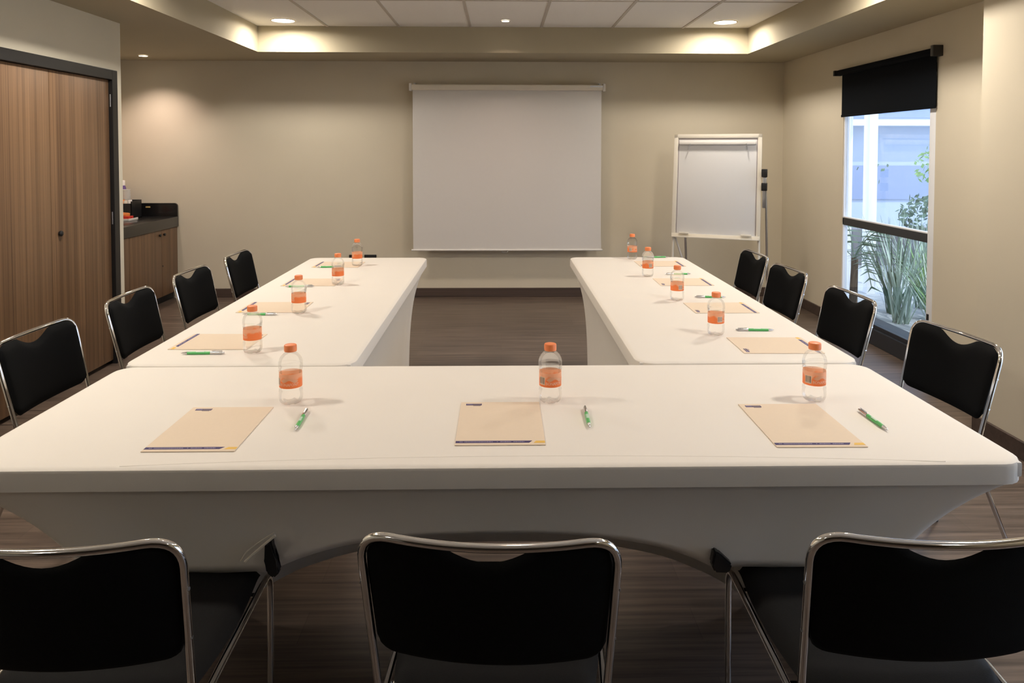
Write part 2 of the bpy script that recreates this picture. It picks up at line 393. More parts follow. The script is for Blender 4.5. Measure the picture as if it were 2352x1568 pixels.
# ------------------------------------------------------------------ tables with stretch covers
def cover(name, label, cx, cy, L_, W_, rz, hem, ins, rad=.06, ztop=.745):
    """stretch cover; local x = long axis. hem(side,u)->z ; ins = (end, minus-y side, plus-y side) insets"""
    hx, hy = L_/2, W_/2
    P = []  # (x, y, side, u)
    nl, ns, nc = 60, 24, 5
    def seg(a, b, n, side):
        for k in range(n):
            t = k/n; P.append((a[0]+(b[0]-a[0])*t, a[1]+(b[1]-a[1])*t, side, -1+2*t))
    def arc(c, a0, s0, s1):
        for k in range(nc):
            a = a0+pi/2*k/nc; P.append((c[0]+rad*cos(a), c[1]+rad*sin(a), s0, 1.))
    seg((-hx+rad, -hy), (hx-rad, -hy), nl, 'f'); arc((hx-rad, -hy+rad), -pi/2, 'f', 'r')
    seg((hx, -hy+rad), (hx, hy-rad), ns, 'r'); arc((hx-rad, hy-rad), 0, 'r', 'b')
    seg((hx-rad, hy), (-hx+rad, hy), nl, 'b'); arc((-hx+rad, hy-rad), pi/2, 'b', 'l')
    seg((-hx, hy-rad), (-hx, -hy+rad), ns, 'l'); arc((-hx+rad, -hy+rad), pi, 'l', 'f')
    zb = ztop-.051
    bm = B(); rows = []
    def ring(inset, z):
        rr = []
        for x, y, s, u in P:
            d = Vector((max(-hx+rad, min(hx-rad, x))-x, max(-hy+rad, min(hy-rad, y))-y))
            if d.length > 1e-6: d.normalize()
            rr.append(bm.verts.new((x+d.x*inset, y+d.y*inset, z)))
        rows.append(rr)
    ring(.02, ztop); ring(.008, ztop-.0008); ring(.002, ztop-.004); ring(0, ztop-.010); ring(0, zb+.001); ring(.010, zb-.004)
    n = 18
    top = rows[0]
    for j in range(1, n+1):
        rr = []
        for x, y, s, u in P:
            zh = hem(s, u); h = (zb-zh)*(j/n)**1.6
            g = 1-exp(-h/.12)
            ex = ins[0]/hx*(1-exp(-h/.23)); iy = (ins[1] if y < 0 else ins[2])
            tt = min(1., abs(y)/hy)
            ey = iy/hy*g
            bx, by = x*(1-.010/hx), y*(1-.010/hy)
            fx = bx*(1-ex)
            # long sides keep the end pull only towards the ends, soft wrinkles near feet
            wr = .0035*sin(26*u)*g*(1 if s in 'fb' else .3)*abs(u)**2
            d = 1 if abs(y) > hy-rad-.001 else 0
            fy = by*(1-ey)+(wr if d else 0)*(1 if y > 0 else -1)
            px = .004*(1-exp(-h/.01))
            rr.append(bm.verts.new((fx, fy, zb-.004-h)))
        rows.append(rr)
    N = len(P)
    for A, D in zip(rows, rows[1:]):
        for k in range(N): bm.faces.new((A[k], A[(k+1) % N], D[(k+1) % N], D[k]))
    bm.faces.new(top)
    # hem band: small thickness
    o = obj(name, bm, M['cloth'], None, True, (cx, cy, 0), 35); o.rotation_euler = (0, 0, rz)
    sm = o.modifiers.new('thick', 'SOLIDIFY'); sm.thickness = .0022; sm.offset = -1
    tag(o, label, 'tablecloth')
    return o

def table(label, cx, cy, L_, W_, rz, lx):
    t = thing('folding_table', label, 'table', (cx, cy, 0), rz)
    bm = B(); box(bm, -L_/2+.012, L_/2-.012, -W_/2+.012, W_/2-.012, .706, .741, .006); obj('tabletop', bm, M['white'], t)
    for s in (-1, 1):
        bm = B()
        tube(bm, fillet([(s*lx, -W_/2+.17, .705), (s*lx, -W_/2+.17, .03)], .02), .013, 10)
        tube(bm, fillet([(s*lx, W_/2-.20, .705), (s*lx, W_/2-.20, .03)], .02), .013, 10)
        tube(bm, [(s*lx, -W_/2+.155, .016), (s*lx, W_/2-.185, .016)], .015, 10)
        tube(bm, [(s*lx, -W_/2+.17, .45), (s*lx, W_/2-.20, .45)], .010, 8)
        obj('leg', bm, M['blkp'], t)
    return t

def arch(mid, p=3.):
    return lambda s, u: .02+mid*(1-abs(u)**p)
def hem_side(s, u):
    return {'f': .02+.17*(1-abs(u)**3), 'b': .02+.17*(1-abs(u)**3)}.get(s, .02+.13*(1-abs(u)**3))
# near table: cover front caught up on the tucked chairs
def hem_near(s, u):
    if s == 'f':
        x = abs(u*1.16)*.84
        if x < .56: return .568-.088*(x/.54)**2.6
        return max(.478-.02*(x-.56), .46)
    if s == 'b': return .02+.18*(1-abs(u)**3)
    t = (u+1)/2 if s == 'r' else (1-u)/2       # 0 at the front corner, 1 at the back
    if s == 'l': t = (1-(u+1)/2)
    return .02+.44*(1-t)**1.5
cn = cover('tablecloth', 'white stretch cover on the near crosswise table, holding three bottles', -.0185, 2.012, 2.44, .782, 0, hem_near, (.40, .07, .07))
table('folding table under the near crosswise white cover', -.0185, 2.012, 2.44, .782, 0, .86)
cover('tablecloth', 'white stretch cover on the long left table beside the wooden door', -.8655, 3.629, 2.43, .762, radians(90), hem_side, (.38, .07, .16))
table('folding table under the left white cover', -.8655, 3.629, 2.43, .762, radians(90), .82)
cover('tablecloth', 'white stretch cover on the long right table nearest the window', .8293, 3.636, 2.432, .757, radians(90), hem_side, (.38, .16, .07))
table('folding table under the right white cover', .8293, 3.636, 2.432, .757, radians(90), .82)
# seam fold on near cover
bm = B(); pts = []
for k in range(61):
    t = k/60; X = -.85+1.86*t; w = 1-((X-.05)/.95)**2
    pts.append((X+.0185, 1.632-2.012+.045*max(0, w), .7448))
tube(bm, pts, .0007, 6); obj('seam', bm, M['seam'], cn)
# gathered black foot pockets and folded hem at the front of the near cover
def poly3(bm, pts, th):
    v = [bm.verts.new(p) for p in pts]; w = [bm.verts.new((p[0], p[1]+th, p[2])) for p in pts]; n = len(pts)
    bm.faces.new(v[::-1]); bm.faces.new(w)
    for k in range(n): bm.faces.new((v[k], v[(k+1) % n], w[(k+1) % n], w[k]))
def loc(px, py, Y):   # front-view helper giving room coordinates on the plane y=Y
    return ((px-1151.3)/1694*Y+.0185, Y-2.012, 1.4496-(py-345.2)/1694*Y*1.0)
for pts, nm in (([(601, 1262), (616, 1252), (623, 1302), (635, 1330), (620, 1344), (604, 1330), (600, 1300)], 'l'),
                ([(1648, 1322), (1654, 1288), (1668, 1294), (1698, 1322), (1690, 1342), (1656, 1340)], 'r')):
    bm = B(); poly3(bm, [loc(a, b, 1.655) for a, b in pts], .025)
    bmesh.ops.bevel(bm, geom=list(bm.edges), offset=.004, segments=2, affect='EDGES')
    obj('foot_pocket', bm, M['blkp'], cn)
bm = B()
tube(bm, [loc(a, b, 1.640) for a, b in [(546, 1300), (560, 1278), (580, 1262), (602, 1247), (624, 1233)]], .0014, 6)
tube(bm, [loc(a, b, 1.640) for a, b in [(556, 1302), (575, 1284), (600, 1262), (627, 1240)]], .0030, 6)
obj('hem_fold', bm, M['cream'], cn)

# ------------------------------------------------------------------ chairs
def make_chair(label):
    t = thing('stacking_chair', label, 'chair')
    R = .0075
    W2 = .2195
    bar = lambda x: (-.032*(1-(x/W2)**2), .800-.006*(1-(x/W2)**2))
    yb = lambda z: .080-(z-.45)*.229
    # back frame: hoop
    left = [(-.2055, .080, .45), (-W2, yb(.745), .745)]
    topp = [(x, bar(x)[0], bar(x)[1]) for x in [-.165+.33*k/20 for k in range(21)]]
    right = [(-a, b, c) for a, b, c in left[::-1]]+[None]
    hoop = [Vector(left[0]), Vector(left[1])]
    c1 = Vector((-W2-.0005, -.0015, .7995)); A = Vector(left[1]); D = Vector(topp[0])
    crn = [A*(1-s)**2+c1*2*s*(1-s)+D*s*s for s in [k/8 for k in range(1, 8)]]
    hoop += crn + [Vector(p) for p in topp]
    hoop += [Vector((-p.x, p.y, p.z)) for p in crn[::-1]] + [Vector(p) for p in right[:-1]]
    bm = B(); tube(bm, hoop, R, 14); obj('back_frame', bm, M['chrome'], t)
    for s in (-1, 1):
        bm = B(); tube(bm, fillet([(s*.2055, .0795, .452), (s*.2065, .076, .42), (s*.212, -.095, .012)], .03), R, 12)
        lg = obj('leg', bm, M['chrome'], t)
        bm = B(); tube(bm, [(s*.2115, -.085, .035), (s*.212, -.100, .0)], .0105, 12); obj('foot_cap', bm, M['blkp'], lg)
        bm = B(); tube(bm, fillet([(s*.208, .47, .432), (s*.208, .535, .428), (s*.205, .548, .36), (s*.203, .545, .012)], .07), R, 12)
        lg = obj('leg', bm, M['chrome'], t)
        bm = B(); tube(bm, [(s*.203, .545, .035), (s*.203, .545, 0)], .0105, 12); obj('foot_cap', bm, M['blkp'], lg)
        bm = B(); tube(bm, [(s*.207, .077, .425), (s*.208, .20, .431), (s*.208, .475, .432)], R, 12); obj('seat_rail', bm, M['chrome'], t)
    for y, z in ((.16, .415), (.46, .418)):
        bm = B(); tube(bm, [(-.205, y, z), (.205, y, z)], .006, 10); obj('stretcher', bm, M['chrome'], t)
    # seat pad
    bm = B(); nx, ny = 24, 24; grid = {}
    def sq(u, v):   # squircle mapping
        return u*math.sqrt(max(0, 1-v*v/2*.34)), v*math.sqrt(max(0, 1-u*u/2*.34))
    for side in (1, -1):
        for i in range(nx+1):
            for j in range(ny+1):
                u, v = -1+2*i/nx, -1+2*j/ny
                m_ = max(abs(u), abs(v)); edge = (1-m_**8)
                x, y = sq(u, v)
                if side == -1 and (i in (0, nx) or j in (0, ny)): grid[(side, i, j)] = grid[(1, i, j)]; continue
                z = .447+side*.024*edge**.5 - (.022*max(0, v-.55)**2/.2 if side == 1 else 0) + (.003 if side == 1 else 0)*cos(u*1.4)
                grid[(side, i, j)] = bm.verts.new((x*.206, .325+y*.225, z))
    for side in (1, -1):
        for i in range(nx):
            for j in range(ny):
                q = [grid[(side, i, j)], grid[(side, i+1, j)], grid[(side, i+1, j+1)], grid[(side, i, j+1)]]
                bm.faces.new(q if side == 1 else q[::-1])
    obj('seat', bm, M['vinyl'], t, True, None, 80)
    # backrest pad with a hand-hold scoop in its top edge
    bm = B(); nx, nz = 36, 18; grid = {}
    hw = W2-.0070
    def topz(x):
        s = max(0, 1-(x/.092)**2)**1.35
        cr = max(0, (abs(x)-(hw-.045))/.045)
        return .7970-.006*(1-(x/hw)**2)-.032*s - .040*(1-math.sqrt(max(0, 1-cr**2)))
    def botz(x):
        cr = max(0, (abs(x)-(hw-.035))/.035)
        return .555-.006*(1-(x/hw)**2)+.03*(1-math.sqrt(max(0, 1-cr**2)))
    for side in (1, -1):
        for i in range(nx+1):
            for j in range(nz+1):
                u, v = -1+2*i/nx, j/nz
                x = hw*sin(u*pi/2)*.35+hw*u*.65
                zt, zb = topz(x), botz(x)
                z = zb+(zt-zb)*v
                k = max(abs(u), abs(2*v-1)); e = (1-k**7)**.5 if k < 1 else 0
                if side == -1 and (i in (0, nx) or j in (0, nz)): grid[(side, i, j)] = grid[(1, i, j)]; continue
                tap = 1-.06*max(0, (.72-z)/.2)
                y = yb(z)+.006-.028*(1-(x/hw)**2) + side*(.0145)*e
                grid[(side, i, j)] = bm.verts.new((x*tap, y, z))
    for side in (1, -1):
        for i in range(nx):
            for j in range(nz):
                q = [grid[(side, i, j)], grid[(side, i+1, j)], grid[(side, i+1, j+1)], grid[(side, i, j+1)]]
                bm.faces.new(q if side == 1 else q[::-1])
    obj('backrest', bm, M['fab'], t, True, None, 80)
    for s in (-1, 1):
        for z in (.60, .70):
            bm = B(); tube(bm, [(s*(W2-.004+.002*0)-s*.014*(.74-z)/.29*1.0, yb(z), z-.002), (s*(W2-.004)-s*.016*(.74-z)/.29+s*.012, yb(z)-.002, z)], .0035, 8)
            obj('rivet', bm, M['alu'], t)
    return t

chair = make_chair('black chair in the near row, on the left, its back cut by the photo edge')
chair['group'] = 'chrome and black chairs around the tables'
G = chair['group']
chair.location = (-.758, 1.222, 0); chair.rotation_euler = (0, 0, radians(1))
dup(chair, (-.022, 1.226, 0), radians(-4), 'black chair at the middle of the near table, nearest the centre of the photo', G)
dup(chair, (.752, 1.220, 0), radians(-1.5), 'black chair in the near row, on the right, beside the pushed-up cover', G)
cl = ['black chair against the left table, nearest the camera on the door side', 'second black chair from the camera on the door side, its top crossing the door frame',
      'third black chair from the camera on the door side, in front of the cabinet', 'farthest black chair on the door side, against the plain back wall']
for (x, y, r), lb in zip([(-1.672, 2.667, -91), (-1.674, 3.337, -88.5), (-1.668, 3.985, -91), (-1.655, 4.644, -90)], cl):
    dup(chair, (x, y, 0), radians(r), lb, G)
cr_ = ['black chair on the window side, nearest the camera beside the wall corner', 'second black chair from the camera on the window side, in front of the glass',
       'third black chair from the camera on the window side, before the right wall', 'farthest black chair on the window side, in front of the flip chart']
for (x, y, r), lb in zip([(1.628, 2.590, 96), (1.592, 3.308, 92), (1.588, 4.019, 93), (1.606, 4.622, 91)], cr_):
    dup(chair, (x, y, 0), radians(r), lb, G)

# ------------------------------------------------------------------ notepads
TZ = .7455
def make_pad(label):
    t = thing('notepad', label, 'notepad')
    w, h = .217, .280
    bm = B(); box(bm, -w/2, w/2, -h/2, h/2, 0, .0018); obj('sheets', bm, M['paper'], t, False)
    e = .0018
    bm = B(); y0 = -h/2+.011; prism(bm, [(-w/2+.001, y0), (w/2-.039, y0), (w/2-.031, y0+.012), (-w/2+.001, y0+.012)], e, e+.0003); ft = obj('footer_stripe', bm, M['navy'], t, False)
    bm = B()
    for a, b_ in ((-.098, -.090), (-.086, -.018), (-.008, -.006), (0., .026), (.032, .058)):
        k = a
        while k < b_:
            l = min(random.uniform(.002, .006), b_-k); box(bm, k, k+l, y0+.0045, y0+.0072, e+.0003, e+.0005); k += l+.0009
    obj('footer_text', bm, M['lilac'], ft, False)
    bm = B(); prism(bm, [(w/2-.028, y0-.001), (w/2-.0005, y0-.001), (w/2-.0005, y0+.011), (w/2-.022, y0+.011)], e, e+.0003); obj('yellow_mark', bm, M['yel'], t, False)
    bm = B(); x0, y1 = -w/2+.014, h/2-.012
    box(bm, x0, x0+.043, y1-.012, y1, e, e+.0003); lg = obj('header_logo', bm, M['navy'], t, False)
    bm = B()
    for k in range(4): box(bm, x0+.0025+k*.004, x0+.0052+k*.004, y1-.0075, y1-.0025, e+.0003, e+.0005)
    obj('logo_mark', bm, M['lilac'], lg, False)
    bm = B(); box(bm, x0+.0185, x0+.041, y1-.0075, y1-.002, e+.0003, e+.0005); box(bm, x0+.020, x0+.040, y1-.017, y1-.0138, e-.0001, e+.0002)
    obj('logo_line', bm, M['greyp'], lg, False)
    return t
pad = make_pad('tan notepad on the near table, at the left')
GP = 'tan notepads laid out on the tables'; pad['group'] = GP
pad.location = (-.7315, 1.860, TZ); pad.scale = (1, 1.06, 1)
dup(pad, (-.002, 1.887, TZ), radians(0), 'tan notepad on the near table, in the middle', GP, (1, 1.07, 1))
dup(pad, (.765, 1.861, TZ), radians(-.5), 'tan notepad on the near table, at the right', GP, (1, 1.06, 1))
one = (1, 1, 1)
ordn = ['nearest the camera', 'second from the camera', 'third from the camera', 'farthest from the camera']
for k, (x, y, r) in enumerate([(-1.035, 2.709, -91), (-1.010, 3.302, -90), (-1.003, 3.928, -90), (-.998, 4.536, -91)]):
    dup(pad, (x, y, TZ), radians(r), 'tan notepad on the left table, '+ordn[k], GP, one)
for k, (x, y, r) in enumerate([(.987, 2.628, 89), (.982, 3.264, 90), (.973, 3.914, 90), (.985, 4.55, 90)]):
    dup(pad, (x, y, TZ), radians(r), 'tan notepad on the right table, '+ordn[k], GP, one)

# ------------------------------------------------------------------ pens
def make_pen(label):
    t = thing('ballpoint_pen', label, 'pen'); r = .0052; z = r
    def seg(prof):
        bm = B(); lathe(bm, [(a, b_) for b_, a in prof], 16)
        bmesh.ops.rotate(bm, verts=bm.verts, matrix=Matrix.Rotation(radians(90), 3, 'Y'), cent=(0, 0, 0))
        bmesh.ops.translate(bm, verts=bm.verts, vec=(0, 0, z)); return bm
    L2 = .074
    obj('tip', seg([(-L2, .0008), (-L2+.004, .0013), (-L2+.005, .0024), (-L2+.02, .0046), (-L2+.022, .0050)]), M['steel'], t)
    obj('barrel', seg([(-L2+.022, .0050), (-.03, .0053), (.024, r), (.026, r)]), M['green'], t)
    obj('upper_barrel', seg([(.026, .0054), (.027, .0056), (.06, .0054), (.066, .005), (.067, .0032), (.0735, .0032), (.074, .0026)]), M['steel'], t)
    bm = B(); box(bm, .030, .066, -.0018, .0018, z+.0062, z+.0074, .0004, 1); box(bm, .06, .066, -.0018, .0018, z+.004, z+.0072); obj('clip', bm, M['steel'], t)
    bm = B(); n = 6; v0 = []; v1 = []
    for k in range(n+1):
        a = radians(50+80*k/n); rr = .00555
        v0.append(bm.verts.new((-.022, rr*cos(a), z+rr*sin(a)))); v1.append(bm.verts.new((.006, rr*cos(a), z+rr*sin(a))))
    for k in range(n): bm.faces.new((v0[k], v0[k+1], v1[k+1], v1[k]))
    obj('barrel_print', bm, M['mint'], t)
    return t
pen = make_pen('green and silver pen on the near table, beside the left notepad')
GE = 'green and silver pens laid out on the tables'; pen['group'] = GE
def aim(tip, tail): return math.atan2(tail[1]-tip[1], tail[0]-tip[0])
def pos(tip, tail): return ((tip[0]+tail[0])/2, (tip[1]+tail[1])/2, TZ-.0005)
ends = [((-.515, 1.822), (-.524, 1.986), None), ((.224, 1.826), (.2285, 1.996), 'green and silver pen on the near table, right of the middle notepad'),
        ((.970, 1.798), (.9685, 1.962), 'green and silver pen on the near table, beside the right notepad')]
for k, (a, b_) in enumerate([((-1.100, 2.540), (-.958, 2.543)), ((-1.101, 3.147), (-.959, 3.144)), ((-1.108, 3.788), (-.969, 3.799)), ((-1.100, 4.418), (-.961, 4.433))]):
    ends.append((a, b_, 'green and silver pen on the left table, '+ordn[k]))
for k, (a, b_) in enumerate([((1.064, 2.838), (.920, 2.846)), ((1.073, 3.487), (.930, 3.494)), ((1.077, 4.153), (.934, 4.146)), ((1.101, 4.818), (.960, 4.806))]):
    ends.append((a, b_, 'green and silver pen on the right table, '+ordn[k]))
for k, (a, b_, lb) in enumerate(ends):
    if k == 0: pen.location = pos(a, b_); pen.rotation_euler = (0, 0, aim(a, b_))
    else: dup(pen, pos(a, b_), aim(a, b_), lb, GE)

# ------------------------------------------------------------------ water bottles
def text_mesh(s, size):
    cu = bpy.data.curves.new('txt', 'FONT'); cu.body = s; cu.size = size; cu.align_x = 'CENTER'; cu.resolution_u = 2
    o = bpy.data.objects.new('txt', cu); C.objects.link(o)
    dg = bpy.context.evaluated_depsgraph_get(); dg.update()
    me = bpy.data.meshes.new_from_object(o.evaluated_get(dg))
    C.objects.unlink(o); bpy.data.objects.remove(o)
    return me

def make_bottle(label):
    t = thing('water_bottle', label, 'bottle')
    bm = B()
    prof = [(.001, .0045), (.012, .004), (.019, .0008), (.024, .0006), (.0285, .004), (.0318, .011), (.0328, .020), (.0325, .028), (.0316, .031), (.0325, .034), (.0318, .041),
            (.0302, .046), (.0300, .066), (.0302, .086), (.0312, .089), (.0328, .094), (.0318, .0965), (.0330, .100), (.0334, .108), (.0328, .116), (.0305, .1245), (.0262, .132), (.0205, .138), (.0155, .1415), (.0142, .145), (.0142, .150)]
    n = 40; rings = []
    for r, z in prof:
        rr = []
        for k in range(n):
            a = 2*pi*k/n
            f = 1+(.05*cos(5*a)*max(0, 1-z/.012) if z < .012 else 0)
            zz = z+(.0032*max(0, cos(5*a)) if z < .006 and r > .014 else 0)
            if .086 < z < .099: zz += .0022*sin(a*1+1.2)
            if .028 <= z <= .036: zz += .0016*sin(a+2.4)
            rr.append(bm.verts.new((r*f*cos(a), r*f*sin(a), zz)))
        rings.append(rr)
    for A, D in zip(rings, rings[1:]):
        for k in range(n): bm.faces.new((A[k], A[(k+1) % n], D[(k+1) % n], D[k]))
    bm.faces.new(rings[0][::-1]); bm.faces.new(rings[-1])
    obj('bottle_body', bm, M['pet'], t, True, None, 70)
    bm = B()
    prof = [(.0158, .1445), (.0168, .1450), (.0170, .1475), (.0168, .1485), (.0168, .1605), (.0160, .1628), (.0140, .1636), (.0008, .1637)]
    n = 48; rings = []
    for r, z in prof:
        rings.append([bm.verts.new(((r+(.0004 if .148 < z < .161 and k % 2 else 0))*cos(2*pi*k/n), (r+(.0004 if .148 < z < .161 and k % 2 else 0))*sin(2*pi*k/n), z)) for k in range(n)])
    for A, D in zip(rings, rings[1:]):
        for k in range(n): bm.faces.new((A[k], A[(k+1) % n], D[(k+1) % n], D[k]))
    bm.faces.new(rings[0][::-1]); bm.faces.new(rings[-1])
    obj('cap', bm, M['orange'], t)
    bm = B(); R = .0312; lathe(bm, [(R, .0475), (R, .0865)], 48, False, False)
    lb = obj('label_band', bm, M['label'], t)
    me = text_mesh('BONAFONT', .0098)
    for v in me.vertices:
        a = -pi/2+v.co.x/.0318; v.co = Vector((.0318*cos(a), .0318*sin(a), .0545+v.co.y*1.15))
    me.materials.append(M['lwhite']); o = bpy.data.objects.new('label_lettering', me); C.objects.link(o); o.parent = lb
    me.name = 'label_lettering'
    # bar code block with white border, to the left of the name
    def patch(bm, a0, a1, z0, z1, r, n=6):
        A = [bm.verts.new((r*cos(a0+(a1-a0)*k/n), r*sin(a0+(a1-a0)*k/n), z0)) for k in range(n+1)]
        D = [bm.verts.new((r*cos(a0+(a1-a0)*k/n), r*sin(a0+(a1-a0)*k/n), z1)) for k in range(n+1)]
        for k in range(n): bm.faces.new((A[k], A[k+1], D[k+1], D[k]))
    c0 = -pi/2-1.25
    bm = B(); patch(bm, c0-.32, c0+.32, .0535, .0755, .0315); obj('barcode_field', bm, M['lwhite'], lb, False)
    bm = B()
    for k in range(11):
        w = random.choice([.012, .02, .03]); a = c0-.27+k*.051; patch(bm, a, a+w, .0560, .0740, .0318, 2)
    obj('barcode', bm, M['bar'], lb, False)
    # pale mountain swoosh above the name
    bm = B(); n = 24; A = []; D = []
    for k in range(n+1):
        u = -1+2*k/n; a = -pi/2+u*.8
        zl = .0665+.0035*cos(u*5)-.001*u; zh = .0755+.0015*cos(u*3+1)
        A.append(bm.verts.new((.0316*cos(a), .0316*sin(a), zl))); D.append(bm.verts.new((.0316*cos(a), .0316*sin(a), max(zl+.0003, zh-abs(u)**3*.007))))
    for k in range(n): bm.faces.new((A[k], A[k+1], D[k+1], D[k]))
    obj('label_swoosh', bm, M['lwhite2'], lb, False)
    return t
M['lwhite2'] = mat('label_peach', lin(244, 184, 146), .4, noise=(300, .03))
bot = make_bottle('orange-capped water bottle on the near table, at the left')
GB = 'orange-capped water bottles on the tables'; bot['group'] = GB
bot.location = (-.587, 2.049, TZ); bot.rotation_euler = (0, 0, radians(8))
for (x, y, r), lb in zip([(.138, 2.048, 22), (.886, 2.048, 18)], ['orange-capped water bottle on the near table, in the middle', 'orange-capped water bottle on the near table, at the right']):
    dup(bot, (x, y, TZ), radians(r), lb, GB)
for k, (x, y, r) in enumerate([(-.866, 2.566, -60), (-.876, 3.191, -66), (-.856, 3.866, -62), (-.877, 4.491, -70)]):
    dup(bot, (x, y, TZ), radians(r), 'orange-capped water bottle on the left table, '+ordn[k], GB)
for k, (x, y, r) in enumerate([(.823, 2.789, 84), (.83, 3.442, 88), (.822, 4.098, 90), (.851, 4.754, 40)]):
    dup(bot, (x, y, TZ), radians(r), 'orange-capped water bottle on the right table, '+ordn[k], GB)

# ------------------------------------------------------------------ projection screen
sc = thing('projection_screen', 'white pull-down projection screen hanging on the back wall', 'screen', (.058, YB-.12, 2.05))
bm = B(); box(bm, -.935, .935, -.028, .032, -.022, .034, .014, 4); obj('case', bm, M['cream'], sc)
for s in (-1, 1):
    bm = B(); box(bm, *( (s*.935-.012, s*.935+.014) ), -.032, .036, -.03, .044, .006); obj('end_cap', bm, M['white'], sc)
    bm = B(); box(bm, s*.90-.01, s*.90+.01, .03, .1195, -.01, .05, .003); obj('wall_bracket', bm, M['alu'], sc)
bm = B(); box(bm, .80, .92, -.031, -.028, .010, .024); obj('maker_plate', bm, M['alu'], sc)
bm = B(); nx = 24
v = [[bm.verts.new((-.914+1.828*i/nx if j else -.912+1.832*i/nx, .004+.003*sin(i*.9)*(1-j/8), -1.565+1.55*j/8)) for i in range(nx+1)] for j in range(9)]
for j in range(8):
    for i in range(nx): bm.faces.new((v[j][i], v[j][i+1], v[j+1][i+1], v[j+1][i]))
obj('screen_fabric', bm, M['screen'], sc)
bm = B(); tube(bm, [(-.928, .002, -1.571), (.930, .002, -1.571)], .009, 12); obj('bottom_bar', bm, M['white'], sc)
bm = B(); tube(bm, fillet([(-.055, 0, -1.578), (-.045, 0, -1.592), (.0, 0, -1.592), (.012, 0, -1.578)], .01), .0025, 8); obj('pull_handle', bm, M['alu'], sc)

# ------------------------------------------------------------------ flip chart easel
fc = thing('flip_chart_easel', 'white flip chart easel standing in the right back corner', 'flip chart', (1.905, 6.52, 0), radians(-24))
lean = radians(7); HP = .665
def lp(x, z, y=0):      # panel-local to easel-local
    return (x, y*cos(lean)+(z)*sin(lean), HP+z*cos(lean)-y*sin(lean))
def pbox(x0, x1, y0, y1, z0, z1, bev=.003):
    bm = B(); box(bm, x0, x1, y0, y1, z0, z1, bev)
    bmesh.ops.transform(bm, matrix=Matrix.Translation((0, 0, HP)) @ Matrix.Rotation(-lean, 4, 'X'), verts=bm.verts); return bm
WP, HH = .385, .94
obj('whiteboard_panel', pbox(-WP+.01, WP-.01, -.004, .006, .01, HH-.01), M['wboard'], fc)
for nm, a in (('frame_side', (-WP, -WP+.035, -.012, .012, 0, HH)), ('frame_side', (WP-.035, WP, -.012, .012, 0, HH)), ('frame_top', (-WP, WP, -.012, .012, HH-.035, HH)), ('frame_bottom', (-WP, WP, -.014, .012, 0, .035))):
    obj(nm, pbox(*a), M['cream'], fc)
bm = B()
for x in (-WP+.040, WP-.043): box(bm, x, x+.004, -.0065, -.004, .04, HH-.04)
box(bm, -WP+.04, WP-.04, -.0065, -.004, HH-.046, HH-.040)
bmesh.ops.transform(bm, matrix=Matrix.Translation((0, 0, HP)) @ Matrix.Rotation(-lean, 4, 'X'), verts=bm.verts); obj('inner_edge', bm, M['greyp'], fc, False)
bm = pbox(-WP+.05, WP-.05, -.030, -.004, HH-.098, HH-.068, .008); obj('pad_clamp', bm, M['white'], fc)
for x, s in ((-.235, -1), (.255, .4)):
    bm = B(); tube(bm, [lp(x, HH-.09, -.034), lp(x+s*.02, HH-.145, -.034)], .004, 8); obj('hook', bm, M['alu'], fc)
obj('pen_tray', pbox(-WP+.01, WP-.01, -.045, -.010, -.002, .010), M['cream'], fc)
for x in (-.27, .27):
    bm = pbox(x-.045, x+.045, -.04, -.014, .030, .048, .006); obj('tray_clip', bm, M['cream'], fc)  # cream colour paints in the metal shine of the clips
for x in (-WP+.012, WP-.012):
    bm = B(); tube(bm, [lp(x, .03, .022), (x*1.02, -.06, 0)], .012, 12); obj('leg', bm, M['cream'], fc)
for x in (-.30, WP+.030):
    bm = B(); tube(bm, [lp(x, .60, .03), (x*1.03, .42, 0)], .011, 12); obj('leg', bm, M['alu'], fc)
bm = B(); tube(bm, [lp(-WP+.03, .0, .02), (-WP+.10, .10, .40), (-WP+.14, .22, .18)], .009, 10); obj('brace', bm, M['white'], fc)
bm = B(); box(bm, WP+.012, WP+.045, .02, .045, .95, 1.22, .004); obj('side_arm', bm, M['alu'], fc)
for z in (1.10, 1.22): 
    bm = B(); box(bm, WP+.004, WP+.052, .0, .05, z, z+.07, .006); obj('clamp_block', bm, M['blkp'], fc)

# ------------------------------------------------------------------ wall outlets
for x0, x1, lb in ((-1.50, -1.402, 'black wall outlet on the back wall, partly behind the last left bottle'), (-1.350, -1.231, 'black wall outlet on the back wall, nearest the projection screen')):
    t = thing('wall_outlet', lb, 'outlet', ((x0+x1)/2, YB, .385)); w = (x1-x0)/2
    bm = B(); box(bm, -w, w, -.012, 0, -.035, .035, .004); obj('cover_plate', bm, M['blk'], t)
    bm = B(); box(bm, -w*.5, w*.5, -.014, -.012, -.015, .015, .001); obj('socket', bm, M['blkp'], t)

